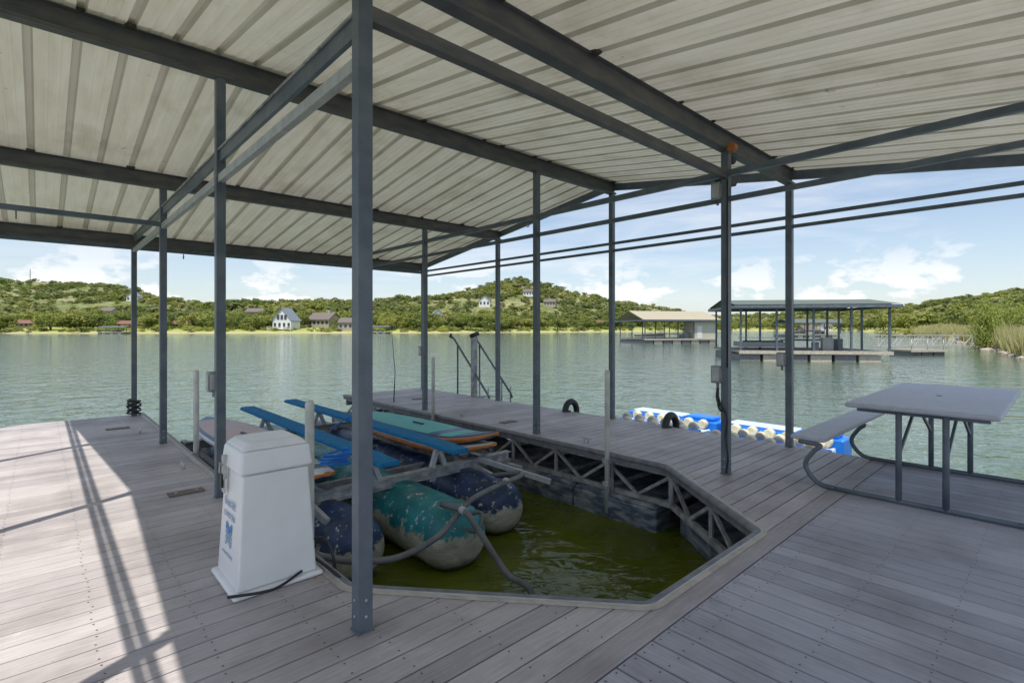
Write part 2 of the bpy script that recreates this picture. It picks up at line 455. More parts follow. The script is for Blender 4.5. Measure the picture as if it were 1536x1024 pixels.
for t in (2.55,3.39):
    for s in (4.95,8.4):
        lf.beam((s,t-.08,-.1),(s,t,.13),.05,.05,m_galv); lf.beam((s,t+.1,-.1),(s,t,.13),.05,.05,m_galv)
        lf.box(s-.06,s+.06,t-.09,t+.09,.125,.135,m_galv)
for t in (1.9,3.9):
    lf.beam((4.5,t,-.25),(5.3,t,-.15),.04,.08,m_galv)
lf.beam((4.15,4.45,-.32),(4.95,4.0,-.12),.04,.06,m_galv)
lf.build(lift)
for i,(t,s0,s1) in enumerate(((2.55,4.55,9.3),(3.39,4.5,9.7))):
    b=MB('bunk_%d'%(i+1)); n=12
    rows=[]
    for k in range(n+1):
        s=s0+(s1-s0)*k/n; dz=.0
        if k==0: dz=-.015
        rows.append([b.addv((s,t+x,z+dz)) for x,z in ((-.11,.14),(.11,.14),(.115,.17),(.10,.19),(-.10,.19),(-.115,.17))])
    for a,c in zip(rows[:-1],rows[1:]):
        for j in range(6): b.face((a[j],a[(j+1)%6],c[(j+1)%6],c[j]),m_blue)
    b.face(rows[0],m_blue); b.face(rows[-1],m_blue); b.build(lift,bevel=.008)
m_hose=mat('ribbed_hose',(.20,.20,.195),(.12,.12,.12),rough=.6)
hs=MB('air_hose')
hs.tube(smoothpath([(4.5,3.85,-.2),(4.15,3.95,-.12),(3.95,3.75,-.08),(3.9,3.35,-.10),(3.8,2.95,-.13),(3.62,2.5,-.26),(3.6,2.1,-.32),(3.62,1.75,-.25),(3.55,1.45,-.1),(3.45,1.32,.02),(3.4,1.26,.05)]),.026,m_hose,10)
hs.tube(smoothpath([(3.95,2.75,-.14),(3.66,2.78,-.13),(3.50,2.82,-.26),(3.36,2.90,-.48),(3.22,2.93,-.60),(3.08,3.02,-.68),(2.98,3.05,-.85)]),.028,m_hose,10)
hs.tube(smoothpath([(3.75,2.9,-.22),(3.6,2.95,-.18),(3.55,2.85,-.3),(3.7,2.8,-.3)]),.016,m_hose,8)
for c_ in ((3.93,3.55,-.085),(3.66,2.78,-.13)): hs.tube([(c_[0]-.03,c_[1],c_[2]),(c_[0]+.03,c_[1],c_[2])],.036,m_galv,10)
hs.build(lift)

m_supt=mat('board_deck_teal',(.12,.48,.46),(.16,.54,.50),scale=2,rough=.6)
m_supw=mat('board_wood_rail',(.66,.26,.07),(.48,.17,.05),scale=6,rough=.35,stretch=(1,1,4))
m_supl=mat('board_white',(.7,.7,.68),(.6,.6,.6),rough=.4)
m_supp=mat('board_deck_pink',(.62,.44,.40),(.50,.40,.40),scale=2,rough=.5)
m_supn=mat('board_navy',(.02,.08,.18),(.03,.10,.22),rough=.4)
th0=.06
def sup(s0,s1,tc,z,W,top,rail,line,yaw=0.):
    mb=MB('paddle_board'); n=36; m=16; rings=[]
    for k in range(n+1):
        x=k/n; xx=2*x-1
        wv=W/2*max(.02,(1-abs(xx)**2.5))**.62
        th=.06*max(.15,(1-abs(xx)**6))**.5
        rk=.16*max(0,(.28-x)/.28)**2+.04*max(0,(x-.85)/.15)**2
        s=s0+(s1-s0)*x
        ring=[]
        for j in range(m):
            a=2*math.pi*j/m; c,sn=math.cos(a),math.sin(a)
            yy=wv*math.copysign(abs(c)**.5,c); zz=th*math.copysign(abs(sn)**.7,sn)
            ring.append(mb.addv((s,tc+yaw*(s-s0)+yy,z+th0+zz+rk)))
        rings.append(ring)
    for k in range(n):
        for j in range(m):
            ja=(j+.5)/m*360
            if 40<ja<140: mm=(top if not 8<k<11 else line) if 5<k<n-3 else line
            elif 20<ja<160: mm=line
            elif ja<20 or ja>340 or 160<ja<200: mm=rail
            else: mm=rail if (200<ja<225 or 315<ja<340) else m_supn
            a,b=rings[k],rings[k+1]
            mb.face((a[j],a[(j+1)%m],b[(j+1)%m],b[j]),mm,True)
    mb.face(rings[0],rail); mb.face(rings[-1],rail)
    sm=(s0+s1)/2; tm=tc+yaw*(sm-s0)
    mb.box(sm-.12,sm+.12,tm-.02,tm+.02,z+th0+.062,z+th0+.075,m_black)
    return mb.build()
sup(4.62,8.1,3.98,-.10,.78,m_supt,m_supw,m_supl)
sup(4.6,7.9,3.95+.05,.03,.70,m_supt,m_supw,m_supn,-.03)
sup(4.75,8.0,2.0,-.10,.74,m_supn,m_supw,m_supl)
sup(5.3,8.9,1.95,.03,.76,m_supp,m_supl,m_supn,-.02)
rp_=MB('blue_rope'); m_rope=mat('rope_blue',(.01,.16,.62),(.02,.22,.65),rough=.7)
pts=[]
for k in range(90):
    a=k/90*2*math.pi*4.3; r=.13+.03*math.sin(k*.37); pts.append((4.9+r*math.cos(a),2.15+r*math.sin(a)+.02*math.sin(k*.9),.11+.0016*k+.05*abs(math.sin(a*.5))))
rp_.tube(pts,.010,m_rope,6)
rp_.tube(smoothpath([(6.9,3.3,.2),(6.7,3.1,.26),(6.85,2.95,.12),(7.1,3.1,.1),(7.0,3.35,.24),(6.6,3.5,.14)]),.008,m_rope,6)
rp_.build()

for s,t in ((3.55,1.37),(7.05,1.37),(3.72,4.98),(7.4,4.98)):
    g=MB('guide_pole'); sg=1 if t<3 else -1
    g.tube([(s,t,-.7),(s,t,.97),(s,t,1.0)],[.031,.031,.024],m_pvc,14)
    g.box(s-.05,s+.05,t-sg*.06,t-sg*.035,-.5,.02,m_galvd)
    for z in (-.35,-.08): g.box(s-.045,s+.045,t-sg*.034,t+sg*.04,z-.025,z+.025,m_galvd)
    g.build()

# ------------- LIFT CONTROLLER ----------
ctl=empty('boat_lift_control_box')
c=MB('body')
c.box(3.07,3.57,.77,1.27,.002,.03,m_white)
c.frustum((3.10,3.54,.80,1.24,.03),(3.135,3.505,.835,1.205,.665),m_white)
c.build(ctl,bevel=.018,seg=3)
c=MB('lid')
c.frustum((3.115,3.525,.815,1.225,.67),(3.13,3.51,.83,1.21,.80),m_white)
c.frustum((3.13,3.51,.83,1.21,.801),(3.18,3.46,.88,1.16,.845),m_white)
c.build(ctl,bevel=.018,seg=3)
c=MB('latch')
c.box(3.40,3.44,.800,.822,.60,.74,m_galv); c.box(3.405,3.435,.79,.806,.55,.63,m_black); c.box(3.39,3.45,.803,.81,.52,.60,m_galv)
c.tube([(3.42,.80,.68),(3.42,.785,.70),(3.42,.785,.64)],.006,m_galv,6)
c.build(ctl)
c=MB('logo')
def ft(z): return .80+(z-.03)*.035/.635-.0025
for j in range(5):
    for k in range(14):
        def wv(x): return .33+.013*math.sin(x*9+j*.9)-j*.022
        x0=k/14; x1=(k+1)/14
        s0_=3.40-.13*x0; s1_=3.40-.13*x1
        ww=.007 if j else .016
        z0,z1=wv(x0),wv(x1)
        i=[c.addv((s0_,ft(z0-ww),z0-ww)),c.addv((s1_,ft(z1-ww),z1-ww)),c.addv((s1_,ft(z1+ww),z1+ww)),c.addv((s0_,ft(z0+ww),z0+ww))]
        c.face(i,m_logo if j<2 else m_greytxt)
c.build(ctl)
for txt,z,sz in (('Boat lift',.45,.07),('controls',.385,.065),('service 555-0142',.17,.03)):
    cu=bpy.data.curves.new('label','FONT'); cu.body=txt; cu.size=sz; cu.extrude=.0005; cu.align_x='CENTER'
    o=bpy.data.objects.new('label',cu); COL.objects.link(o)
    p=M(3.335,ft(z)-.002,z)
    mw=Matrix(((-AX[0],0,-BX[0],p.x),(-AX[1],0,-BX[1],p.y),(0,1,0,p.z),(0,0,0,1)))
    o.matrix_world=mw; cu.materials.append(m_greytxt); o.parent=ctl
cb=MB('power_cord'); cb.tube(smoothpath([(3.1,1.15,.05),(3.03,1.0,.035),(3.02,.9,.04),(3.1,.75,.035)]),.008,m_black,6)
cb.tube(smoothpath([(3.3,1.26,.06),(3.05,1.3,.03),(2.9,1.33,-.03),(2.85,1.36,-.3)]),.01,m_black,6)
cb.tube(smoothpath([(3.35,1.26,.12),(3.2,1.33,.16),(3.12,1.36,.02),(3.15,1.38,-.3)]),.01,m_black,6)
cb.build(ctl)

# ------------- PICNIC TABLE ------------
tb=empty('picnic_table')
c=MB('table_top'); c.box(.33,1.36,5.33,7.8,.79,.835,m_plastic); c.build(tb,bevel=.02,seg=3)
c=MB('top_details'); c.tube([(.85,6.5,.836),(.85,6.5,.838)],.025,m_black,12); c.box(.40,1.29,5.45,5.50,.75,.79,m_steel);c.box(.40,1.29,7.0,7.05,.75,.79,m_steel); c.build(tb)
for nm,a,b in (('bench_1',1.53,1.83),('bench_2',-.14,.16)):
    c=MB(nm); c.box(a,b,5.38,7.75,.425,.465,m_plastic); c.build(tb,bevel=.015,seg=3)
c=MB('legs')
for t in (5.38,6.92):
    c.tube([(1.52,t,.026),(.2,t,.026)],.022,m_steel,10)
    for sg,s0,sb in ((1,1.45,1.68),(-1,.24,.0)):
        c.tube(smoothpath([(s0,t,.026),(s0+sg*.12,t,.04),(s0+sg*.21,t,.12),(s0+sg*.24,t,.22),(s0+sg*.17,t,.34),(s0+sg*.12,t,.40),(s0+sg*.30,t,.415)],6),.022,m_steel,10)
    for s in (.66,.97):
        c.tube([(s,t,.03),(s,t,.79)],.024,m_steel,10)
for s in (.66,.97):
    c.beam((s,5.4,.42),(s,6.15,.78),.02,.03,m_steel); c.beam((s,6.9,.42),(s,6.15,.78),.02,.03,m_steel)
c.build(tb)

# ------------- SMALL DOCK FITTINGS ----------
def outlet(s,t,z,ds,dt):
    c=MB('outlet_box'); c.box(s-.05+ds,s+.05+ds,t-.05+dt,t+.05+dt,z-.09,z+.09,m_boxgrey)
    c.box(s-.058+ds,s-.05+ds,t-.04+dt,t+.04+dt,z-.07,z+.07,m_galv)
    c.box(s-.04+ds,s+.04+ds,t-.058+dt,t-.05+dt,z-.07,z+.07,m_galv)
    c.tube([(s+ds,t+dt,z-.09),(s+ds,t+dt,z-.14)],.015,m_boxgrey,8); c.build(bevel=.006)
outlet(5.12,1.18,1.02,.09,-.03)
outlet(2.38,5.2,1.02,.09,-.0)
outlet(2.38,6.98,1.1,.09,0)
outlet(2.38,5.2,2.92,.09,.0)
outlet(8.0,5.2,1.08,.09,.0)
cc=MB('electric_cable')
cc.tube(smoothpath([(2.47,5.2,.9),(2.46,5.17,.75),(2.34,5.13,.6),(2.36,5.14,.4),(2.33,5.13,.2),(2.36,5.16,.02)]),.010,m_black,6)
cc.tube(smoothpath([(2.46,5.19,.88),(2.44,5.15,.7),(2.40,5.14,.66),(2.45,5.15,.84)]),.010,m_black,6)
cc.tube([(2.34,5.14,1.1),(2.34,5.14,3.0)],.008,m_black,6)
cc.build()
c=MB('flood_light'); c.frustum((2.45,2.60,5.45,5.60,3.05),(2.42,2.63,5.40,5.65,3.18),m_black); c.box(2.5,2.54,5.5,5.54,3.18,3.36,m_black); c.build(bevel=.01)
c=MB('orange_light'); c.tube([(2.30,5.12,3.33),(2.30,5.20,3.33)],.045,m_orange,12); c.tube([(2.38,5.24,3.27),(2.38,5.36,3.25)],.035,m_black,12); c.build()  # small orange light by the post, modelled as a plain painted cylinder
def coil(name,s,t,z,r,m,turns=4,rr=.014):
    c=MB(name); pts=[]
    for k in range(turns*16): 
        a=k/16*2*math.pi; q=r*(1+.12*math.sin(k*1.7)); pts.append((s+q*math.cos(a),t+q*math.sin(a),z+k*.0026+.008*math.sin(k)))
    c.tube(pts,rr,m,6); return c.build()
coil('rope_coil',10.82,1.18,.03,.09,m_black,6)
c=MB('dock_cleat')
def cleat(s,t,ax):
    d=(1,0) if ax=='s' else (0,1)
    c.tube([(s-d[0]*.1,t-d[1]*.1,.055),(s-d[0]*.04,t-d[1]*.04,.045),(s+d[0]*.04,t+d[1]*.04,.045),(s+d[0]*.1,t+d[1]*.1,.055)],[.008,.013,.013,.008],m_galv,8)
    for k in (-.03,.03): c.tube([(s+d[0]*k,t+d[1]*k,0),(s+d[0]*k,t+d[1]*k,.045)],.011,m_galv,8)
for q in ((6.4,1.12),(9.0,1.05),(4.3,5.3),(7.0,5.3)): cleat(q[0],q[1],'s')
c.build()
m_hatch=mat('plate_brown',(.20,.14,.10),(.15,.11,.09),rough=.7)
for (s,t) in ((5.45,.98),(9.6,.85),(6.05,5.5),(9.3,5.9)):
    c=MB('anchor_plate'); c.box(s-.07,s+.07,t-.14,t+.14,.002,.01,m_hatch); c.tube([(s,t-.08,.01),(s,t-.08,.016)],.012,m_galv,8); c.tube([(s,t+.08,.01),(s,t+.08,.016)],.012,m_galv,8); c.build()
c=MB('hanging_hook')
for (s,t,z) in ((5.3,1.18,2.98),(8.0,-.2,2.82),(8.15,1.18,2.79),(5.12,6.98,2.76),(5.3,5.2,3.06),(10.8,1.9,2.84)):
    c.tube([(s,t,z+.02),(s,t,z-.04)],.008,m_galvd,6)
    pts=[(s+.028*math.cos(a),t,z-.065+.028*math.sin(a)) for a in [math.pi/2+k*math.pi/8 for k in range(15)]]
    c.tube(pts,.007,m_galvd,6)
c.build()
for s in (6.1,4.1):
    c=MB('rubber_fender'); pts=[(s,7.08+.16*math.cos(a),-.02+.19*math.sin(a)) for a in [k*math.pi/12-.3 for k in range(15)]]
    c.tube(pts,.055,m_black,12); c.tube([(s-.07,6.98,.0),(s+.07,6.98,.0)],.03,m_black,8); c.build()
c=MB('swim_ladder')
for t in (7.1,7.75):
    c.tube([(9.75,t,1.28),(9.68,t,1.24),(8.45,t,.05),(8.4,t,-.05)],.024,m_steel,10)
    c.tube([(9.55,t,1.1),(9.55,t,-.3)],.02,m_steel,8); c.tube([(8.75,t,.3),(8.75,t,-.3)],.02,m_galv,8); c.tube([(8.45,t,.2),(8.45,t,-.3)],.018,m_galv,8)
    c.tube([(9.75,t,1.28),(9.85,t,1.30),(9.8,t,1.36)],.03,m_black,8)
for k in range(3):
    s=8.6+k*.25; z=-.3+k*.12; 
    c.box(s-.08,s+.08,7.12,7.73,z-.02,z,m_galvd)
c.box(8.9,8.96,7.02,7.16,-.1,1.35,m_galvd)
c.tube([(8.93,7.0,1.32),(8.93,7.2,1.38)],.05,m_black,8)
c.build()
c=MB('fishing_rod'); c.tube([(9.3,5.3,.0),(9.25,5.3,.6),(9.4,5.3,1.5)],[.012,.008,.004],m_black,6); c.build()

m_fb=mat('float_blue',(.01,.17,.72),(.015,.22,.78),rough=.35); m_flt=mat('float_light_blue',(.50,.64,.82),(.58,.72,.85),rough=.4); m_roll=mat('roller_cream',(.78,.70,.5),rough=.4)
for idx,(a,b,t0) in enumerate(((4.3,6.2,7.3),(2.3,4.2,7.3))):
    c=MB('floating_jetski_platform')
    c.box(a,b,t0,t0+.42,-.80,-.22,m_fb); c.box(a,b,t0+1.7,t0+2.15,-.80,-.22,m_fb); c.box(a,b,t0+.95,t0+1.15,-.8,-.26,m_fb)
    for (c0,c1) in ((.42,.95),(1.15,1.7)):
        c.frustum((a+.05,b-.05,t0+c0,t0+c1,-.75),(a+.1,b-.1,t0+c0+.01,t0+c1-.01,-.34),m_flt)
        for k in range(6):
            s=a+.2+k*.28
            for q in (c0+.04,c1-.16): c.tube([(s,t0+q,-.25),(s,t0+q+.12,-.25)],.085,m_roll,10)
    for (c0,c1) in ((.05,.37),(1.76,2.09)):
        c.box(a+.1,a+.62,t0+c0,t0+c1,-.218,-.15,m_fb); c.box(a+.7,b-.1,t0+c0,t0+c1,-.218,-.17,m_flt)
    c.build(bevel=.03,seg=3)

# ------------- WATER ---------------
def water_mat():
    m,nt,b=new_mat('lake_water')
    v=coords(nt,(1,1.0,1))
    b.inputs['Roughness'].default_value=.05; b.inputs['IOR'].default_value=1.33
    n1=noisetex(nt,v,.05,3)
    lake=mixrgb(nt,ramp(nt,n1,.35,.65),(.085,.125,.080),(.075,.12,.088))
    # greener base colour around the slip, blending into the lake colour
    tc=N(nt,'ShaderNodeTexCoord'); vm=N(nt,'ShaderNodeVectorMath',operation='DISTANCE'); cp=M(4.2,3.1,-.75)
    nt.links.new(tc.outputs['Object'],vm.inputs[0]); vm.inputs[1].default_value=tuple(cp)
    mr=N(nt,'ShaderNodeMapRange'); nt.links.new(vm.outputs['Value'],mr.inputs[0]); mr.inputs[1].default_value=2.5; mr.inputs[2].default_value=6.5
    slip_col=mixrgb(nt,ramp(nt,noisetex(nt,v,1.6,5,.6),.35,.65),(.115,.135,.012),(.075,.095,.008))
    nt.links.new(mixrgb(nt,mr.outputs[0],slip_col,lake),b.inputs['Base Color'])
    h1=noisetex(nt,v,1.1,3,.5,.6); h2=noisetex(nt,coords(nt,(.8,1.6,1)),3.2,3,.5,.4)
    a=N(nt,'ShaderNodeMath',operation='MULTIPLY_ADD'); nt.links.new(h2,a.inputs[0]); a.inputs[1].default_value=.32; nt.links.new(h1,a.inputs[2])
    bn=N(nt,'ShaderNodeBump'); bn.inputs['Strength'].default_value=.75; bn.inputs['Distance'].default_value=.11
    nt.links.new(a.outputs[0],bn.inputs['Height']); nt.links.new(bn.outputs[0],b.inputs['Normal'])
    return m
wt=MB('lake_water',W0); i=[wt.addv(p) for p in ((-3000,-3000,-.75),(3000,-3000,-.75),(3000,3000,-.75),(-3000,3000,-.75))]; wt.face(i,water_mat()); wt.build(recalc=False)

# ------------- TERRAIN -------------
def tabl(tab,x):
    if x<=tab[0][0]: return tab[0][1]
    for (a,va),(b,vb) in zip(tab[:-1],tab[1:]):
        if x<=b: 
            f=(x-a)/(b-a); f=f*f*(3-2*f); return va+(vb-va)*f
    return tab[-1][1]
YS=[(-1.6,215),(-1.0,212),(-.6,218),(-.2,232),(.05,262),(.25,310),(.40,420),(.62,420),(.70,300),(.76,190),(.83,115),(.88,80),(.93,54),(1.0,40),(1.3,30),(2,26)]
EP=[(-1.6,66),(-1.0,71),(-.87,66),(-.77,57),(-.67,42),(-.60,30),(-.52,32),(-.40,35),(-.27,38),(-.15,42),(-.09,52),(-.02,66),(.015,72),(.06,64),(.14,48),(.22,35),(.30,25),(.38,16),(.5,20),(.63,24),(.76,30),(.89,40),(1.0,48),(1.3,55),(2,60)]
YP=[(-1.6,700),(-1.0,680),(-.65,520),(-.55,370),(-.27,400),(0,520),(.3,600),(.5,800),(.8,600),(1.0,420),(1.3,400)]
def hgt(x,y):
    q=x/max(y,1); ys=tabl(YS,q)+6*noise.noise(Vector((x*.03,y*.0,1.3)))*min(1,tabl(YS,q)/200); yp=tabl(YP,q); e=tabl(EP,q)/767*yp+1.5
    d=y-ys
    if d<0: return -.75+max(d*.15,-3)
    bank=min(d*.13,1.6)
    f=min(1,max(0,(y-ys-14)/(yp-ys-14))); f=f**1.15; f=f*f*(3-2*f)*.55+f*.45
    h=-.75+bank+f*(e-1.0)
    if y>yp: h-= (y-yp)*.12
    h+=noise.noise(Vector((x*.02,y*.02,0)))*5*f + noise.noise(Vector((x*.15,y*.15,0)))*.35*min(1,d/10)
    return h
def terrain_mat():
    m,nt,b=new_mat('hillside_ground')
    v=coords(nt)
    n1=noisetex(nt,v,.03,6,.65); n2=noisetex(nt,v,.35,5,.6)
    c=mixrgb(nt,ramp(nt,n1,.42,.60),(.12,.155,.05),(.30,.28,.15))
    c=mixrgb(nt,ramp(nt,n2,.48,.62),c,(.085,.115,.035))
    tc=N(nt,'ShaderNodeTexCoord'); sp=N(nt,'ShaderNodeSeparateXYZ'); nt.links.new(tc.outputs['Object'],sp.inputs[0])
    ad=N(nt,'ShaderNodeMath',operation='MULTIPLY_ADD'); nt.links.new(n2,ad.inputs[0]); ad.inputs[1].default_value=1.6; nt.links.new(sp.outputs[2],ad.inputs[2])
    mr=N(nt,'ShaderNodeMapRange'); nt.links.new(ad.outputs[0],mr.inputs[0]); mr.inputs[1].default_value=.1; mr.inputs[2].default_value=.7
    low=mixrgb(nt,mr.outputs[0],(.45,.37,.26),(.32,.35,.10))
    mr2=N(nt,'ShaderNodeMapRange'); nt.links.new(ad.outputs[0],mr2.inputs[0]); mr2.inputs[1].default_value=2.0; mr2.inputs[2].default_value=3.2
    nt.links.new(mixrgb(nt,mr2.outputs[0],low,c),b.inputs['Base Color']); b.inputs['Roughness'].default_value=.9; b.inputs['Specular IOR Level'].default_value=.1
    return m
tr=MB('hillside_terrain',W0); mt=terrain_mat()
NQ,NY=260,110; grid=[]
for i in range(NQ+1):
    q=-1.7+3.5*i/NQ; ys=tabl(YS,q); row=[]
    for j in range(NY+1):
        f=j/NY; y=(ys-8)+(1300-ys)*f**2.2
        row.append(tr.addv((q*y,y,hgt(q*y,y))))
    grid.append(row)
for i in range(NQ):
    for j in range(NY): tr.face((grid[i][j],grid[i+1][j],grid[i+1][j+1],grid[i][j+1]),mt,True)
tr.build(recalc=False)

# ------------- TREES ----------------
def tree_mesh(name,seed,nclump,nleaf,leaf,m_l,flat=.75,trunk=True):
    rnd=random.Random(seed); mb=MB(name,W0)
    mb.tube([(0,0,-.05),(.01,0,.15),(.02,.01,.35),(.0,.0,.6)],[.045,.035,.028,.012],m_bark,6)
    cl=[]
    for k in range(nclump):
        a=rnd.uniform(0,2*math.pi); r=.38*math.sqrt(rnd.random()); z=.25+.57*rnd.random()*(1-.5*r/.38)
        cl.append((Vector((r*math.cos(a),r*math.sin(a),z)),rnd.uniform(.08,.2)))
        if k<7: mb.tube([(0.01,0,.22+.03*k),(r*.5*math.cos(a),r*.5*math.sin(a),(.3+z)/2),(r*math.cos(a),r*math.sin(a),z)],[.018,.012,.005],m_bark,5)
    for c,R in cl:
        for k in range(nleaf):
            d=Vector((rnd.gauss(0,1),rnd.gauss(0,1),rnd.gauss(0,1))).normalized()
            p=c+Vector((d.x,d.y,d.z*flat))*R*rnd.uniform(.65,1.12)
            nrm=(d+Vector((rnd.gauss(0,.5),rnd.gauss(0,.5),rnd.gauss(.2,.5)))).normalized()
            x=nrm.orthogonal().normalized(); y=nrm.cross(x); an=rnd.uniform(0,6.28)
            x2=x*math.cos(an)+y*math.sin(an); y2=nrm.cross(x2); L=leaf*rnd.uniform(.6,1.3)
            i=[mb.addv(p+x2*L),mb.addv(p+y2*L*.6),mb.addv(p-x2*L),mb.addv(p-y2*L*.6)]
            mb.face(i,m_l)
    me=mb.build(recalc=False); m=me.data; bpy.data.objects.remove(me); return m
near=[tree_mesh('oak_%d'%i,i,20,60,.038,m_leaf) for i in range(5)]
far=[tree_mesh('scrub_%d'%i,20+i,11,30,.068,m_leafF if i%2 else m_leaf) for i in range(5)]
brt=[tree_mesh('willow_%d'%i,40+i,34,130,.018,m_leafW,1.3) for i in range(3)]
def place(me,x,y,h,wd,parent,name,zoff=0):
    o=bpy.data.objects.new(name,me); COL.objects.link(o); o.location=(x,y,hgt(x,y)-.1*h+zoff); o.scale=(wd,wd,h); o.rotation_euler=(0,0,random.uniform(0,6.28)); o.parent=parent; return o
HS=[(-104,236,'a'),(-96,262,'b'),(-44,300,'c'),(14,430,'d'),(30,400,'d'),(-182,246,'l'),(-212,262,'l'),(-163,252,'l'),(228,395,'b'),(260,425,'d'),(-75,238,'d'),(-20,380,'c'),(-260,330,'d'),(-235,246,'l'),(-150,300,'d'),(60,345,'l'),(-310,420,'c'),(305,480,'d')]
def blocked(x,y):
    for hx,hy,k in HS:
        if abs(x-hx*y/hy)<(8 if k!='l' else 5) and hy-26<y<hy+5: return True
    return False
e1=empty('shoreline_trees'); e2=empty('hillside_trees')
n=0
while n<420:
    q=random.uniform(-1.25,1.15); ys=tabl(YS,q); y=ys+random.uniform(9,70); x=q*y
    if ys<180 : 
        if random.random()<.9: continue
        y=ys+random.uniform(60,160); x=q*y
    if blocked(x,y): continue
    h=random.uniform(5.5,12)*(1 if q<-.0 else .85); place(random.choice(near),x,y,h,h*random.uniform(1.0,1.5),e1,'tree'); n+=1
n=0
while n<4000:
    q=random.uniform(-1.2,1.12); ys=tabl(YS,q); yp=tabl(YP,q)
    y=ys+45+(yp+15-ys-45)*random.random()**.8; x=q*y
    if y<ys+40 or blocked(x,y): continue
    if noise.noise(Vector((x*.014,y*.014,5)))>.22 and random.random()<.75: continue
    h=random.uniform(3.0,7.4); place(random.choice(far),x,y,h,h*random.uniform(1.1,1.8),e2,'tree'); n+=1
e3=empty('shore_bushes')
n=0
while n<320:
    q=random.uniform(-1.3,.78); ys=tabl(YS,q); y=ys+random.uniform(3,14); h=random.uniform(1.2,3.2); place(random.choice(far+brt),q*y,y,h,h*random.uniform(1.2,2.2),e3,'bush'); n+=1
for (x,y,h,wd) in ((49.5,53.5,7.2,4.4),(53.5,55,5.4,4.6),(46.8,54,3.6,3.4),(58,57,5.5,5)):
    place(random.choice(brt),x,y,h,wd,None,'willow_tree')
for (x,y,h,wd) in ((84,92,6,9),(92,98,7,10),(75,100,4.5,8),(104,104,8,10),(70,112,4.5,7),(112,125,9,12),(97,128,7,10),(66,125,5,9),(60,130,4,8)):
    place(random.choice(near),x,y,h,wd,e1,'tree')
gr=MB('shore_grass',W0); rnd=random.Random(3)
for k in range(26000):
    q=rnd.uniform(.78,1.22); ys=tabl(YS,q); y=ys-.5+rnd.random()**2.2*45; x=q*y
    z=max(hgt(x,y),-.8)
    pn=noise.noise(Vector((x*.2,y*.2,2)))
    if pn<-.12: continue
    h=rnd.uniform(.7,1.5)*(1.0+1.0*max(0,pn)+(.5 if y-ys<5 else 0)); a=rnd.uniform(0,6.28); w_=.025+.0005*y; dx,dy=math.cos(a)*w_,math.sin(a)*w_; lx,ly=rnd.gauss(0,.12),rnd.gauss(0,.12)
    i=[gr.addv((x-dx,y-dy,z-.1)),gr.addv((x+dx,y+dy,z-.1)),gr.addv((x+lx+dx*.5,y+ly,z+h*.6)),gr.addv((x+lx*2,y+ly*2,z+h))]
    gr.face(i,m_reed)
gr.build(recalc=False)
m_rock=mat('shore_rock',(.44,.38,.31),(.28,.24,.2),scale=2,rough=.9,bump=.4,bscale=6)
rk=MB('shore_rocks',W0)
for k in range(130):
    q=rnd.uniform(.86,1.15); ys=tabl(YS,q); y=ys+rnd.uniform(-2.5,1.0); x=q*y; r=rnd.uniform(.15,.6); z=max(hgt(x,y),-.8)
    bm=bmesh.new(); bmesh.ops.create_icosphere(bm,subdivisions=1,radius=r)
    base=len(rk.v)
    for v in bm.verts:
        f=1+.5*noise.noise(v.co*2/r+Vector((k,0,0))); rk.addv((x+v.co.x*f,y+v.co.y*f,z+v.co.z*f*.6))
    for f in bm.faces: rk.face([base+v.index for v in f.verts],m_rock)
    bm.free()
rk.build(recalc=False)

# ------------- HOUSES ---------------
m_wallw=mat('white_siding',(.72,.72,.70),rough=.6,c2=(.66,.66,.64)); m_wallb=mat('limestone',(.42,.36,.29),(.35,.3,.24),rough=.8)
m_rfb=mat('shingle_brown',(.17,.14,.12),(.12,.10,.09),rough=.8); m_rfg=mat('metal_roof_grey',(.22,.25,.30),(.18,.21,.26),rough=.6); m_rfr=mat('roof_rust',(.22,.10,.07),(.17,.08,.06),rough=.7)
m_glass=mat('window_glass',(.04,.06,.09),(.03,.05,.08),rough=.1)
def gable(mb,w,d,z0,z1,ridge,mw,mr,o=.5,axis='x'):
    mb.box(-w/2,w/2,-d/2,d/2,z0,z1,mw)
    if axis=='x':
        P=[(-w/2,-d/2,z1),(-w/2,d/2,z1),(-w/2,0,ridge),(w/2,-d/2,z1),(w/2,d/2,z1),(w/2,0,ridge)]
        i=[mb.addv(p) for p in P]; mb.face((i[0],i[1],i[2]),mw); mb.face((i[3],i[4],i[5]),mw)
        k=(ridge-z1)/(d/2)
        for sg in (-1,1):
            a=[(-w/2-o,0,ridge+.15),(w/2+o,0,ridge+.15),(w/2+o,sg*(d/2+o),z1-k*o+.15),(-w/2-o,sg*(d/2+o),z1-k*o+.15)]
            b_=[(p[0],p[1],p[2]-.25) for p in a]
            A=[mb.addv(p) for p in a]; B=[mb.addv(p) for p in b_]
            mb.face(A,mr); mb.face(B[::-1],mr)
            for q in range(4): mb.face((A[q],A[(q+1)%4],B[(q+1)%4],B[q]),mr)
    else:
        P=[(-w/2,-d/2,z1),(w/2,-d/2,z1),(0,-d/2,ridge),(-w/2,d/2,z1),(w/2,d/2,z1),(0,d/2,ridge)]
        i=[mb.addv(p) for p in P]; mb.face((i[0],i[1],i[2]),mw); mb.face((i[3],i[4],i[5]),mw)
        k=(ridge-z1)/(w/2)
        for sg in (-1,1):
            a=[(0,-d/2-o,ridge+.15),(0,d/2+o,ridge+.15),(sg*(w/2+o),d/2+o,z1-k*o+.15),(sg*(w/2+o),-d/2-o,z1-k*o+.15)]
            b_=[(p[0],p[1],p[2]-.25) for p in a]
            A=[mb.addv(p) for p in a]; B=[mb.addv(p) for p in b_]
            mb.face(A,mr); mb.face(B[::-1],mr)
            for q in range(4): mb.face((A[q],A[(q+1)%4],B[(q+1)%4],B[q]),mr)
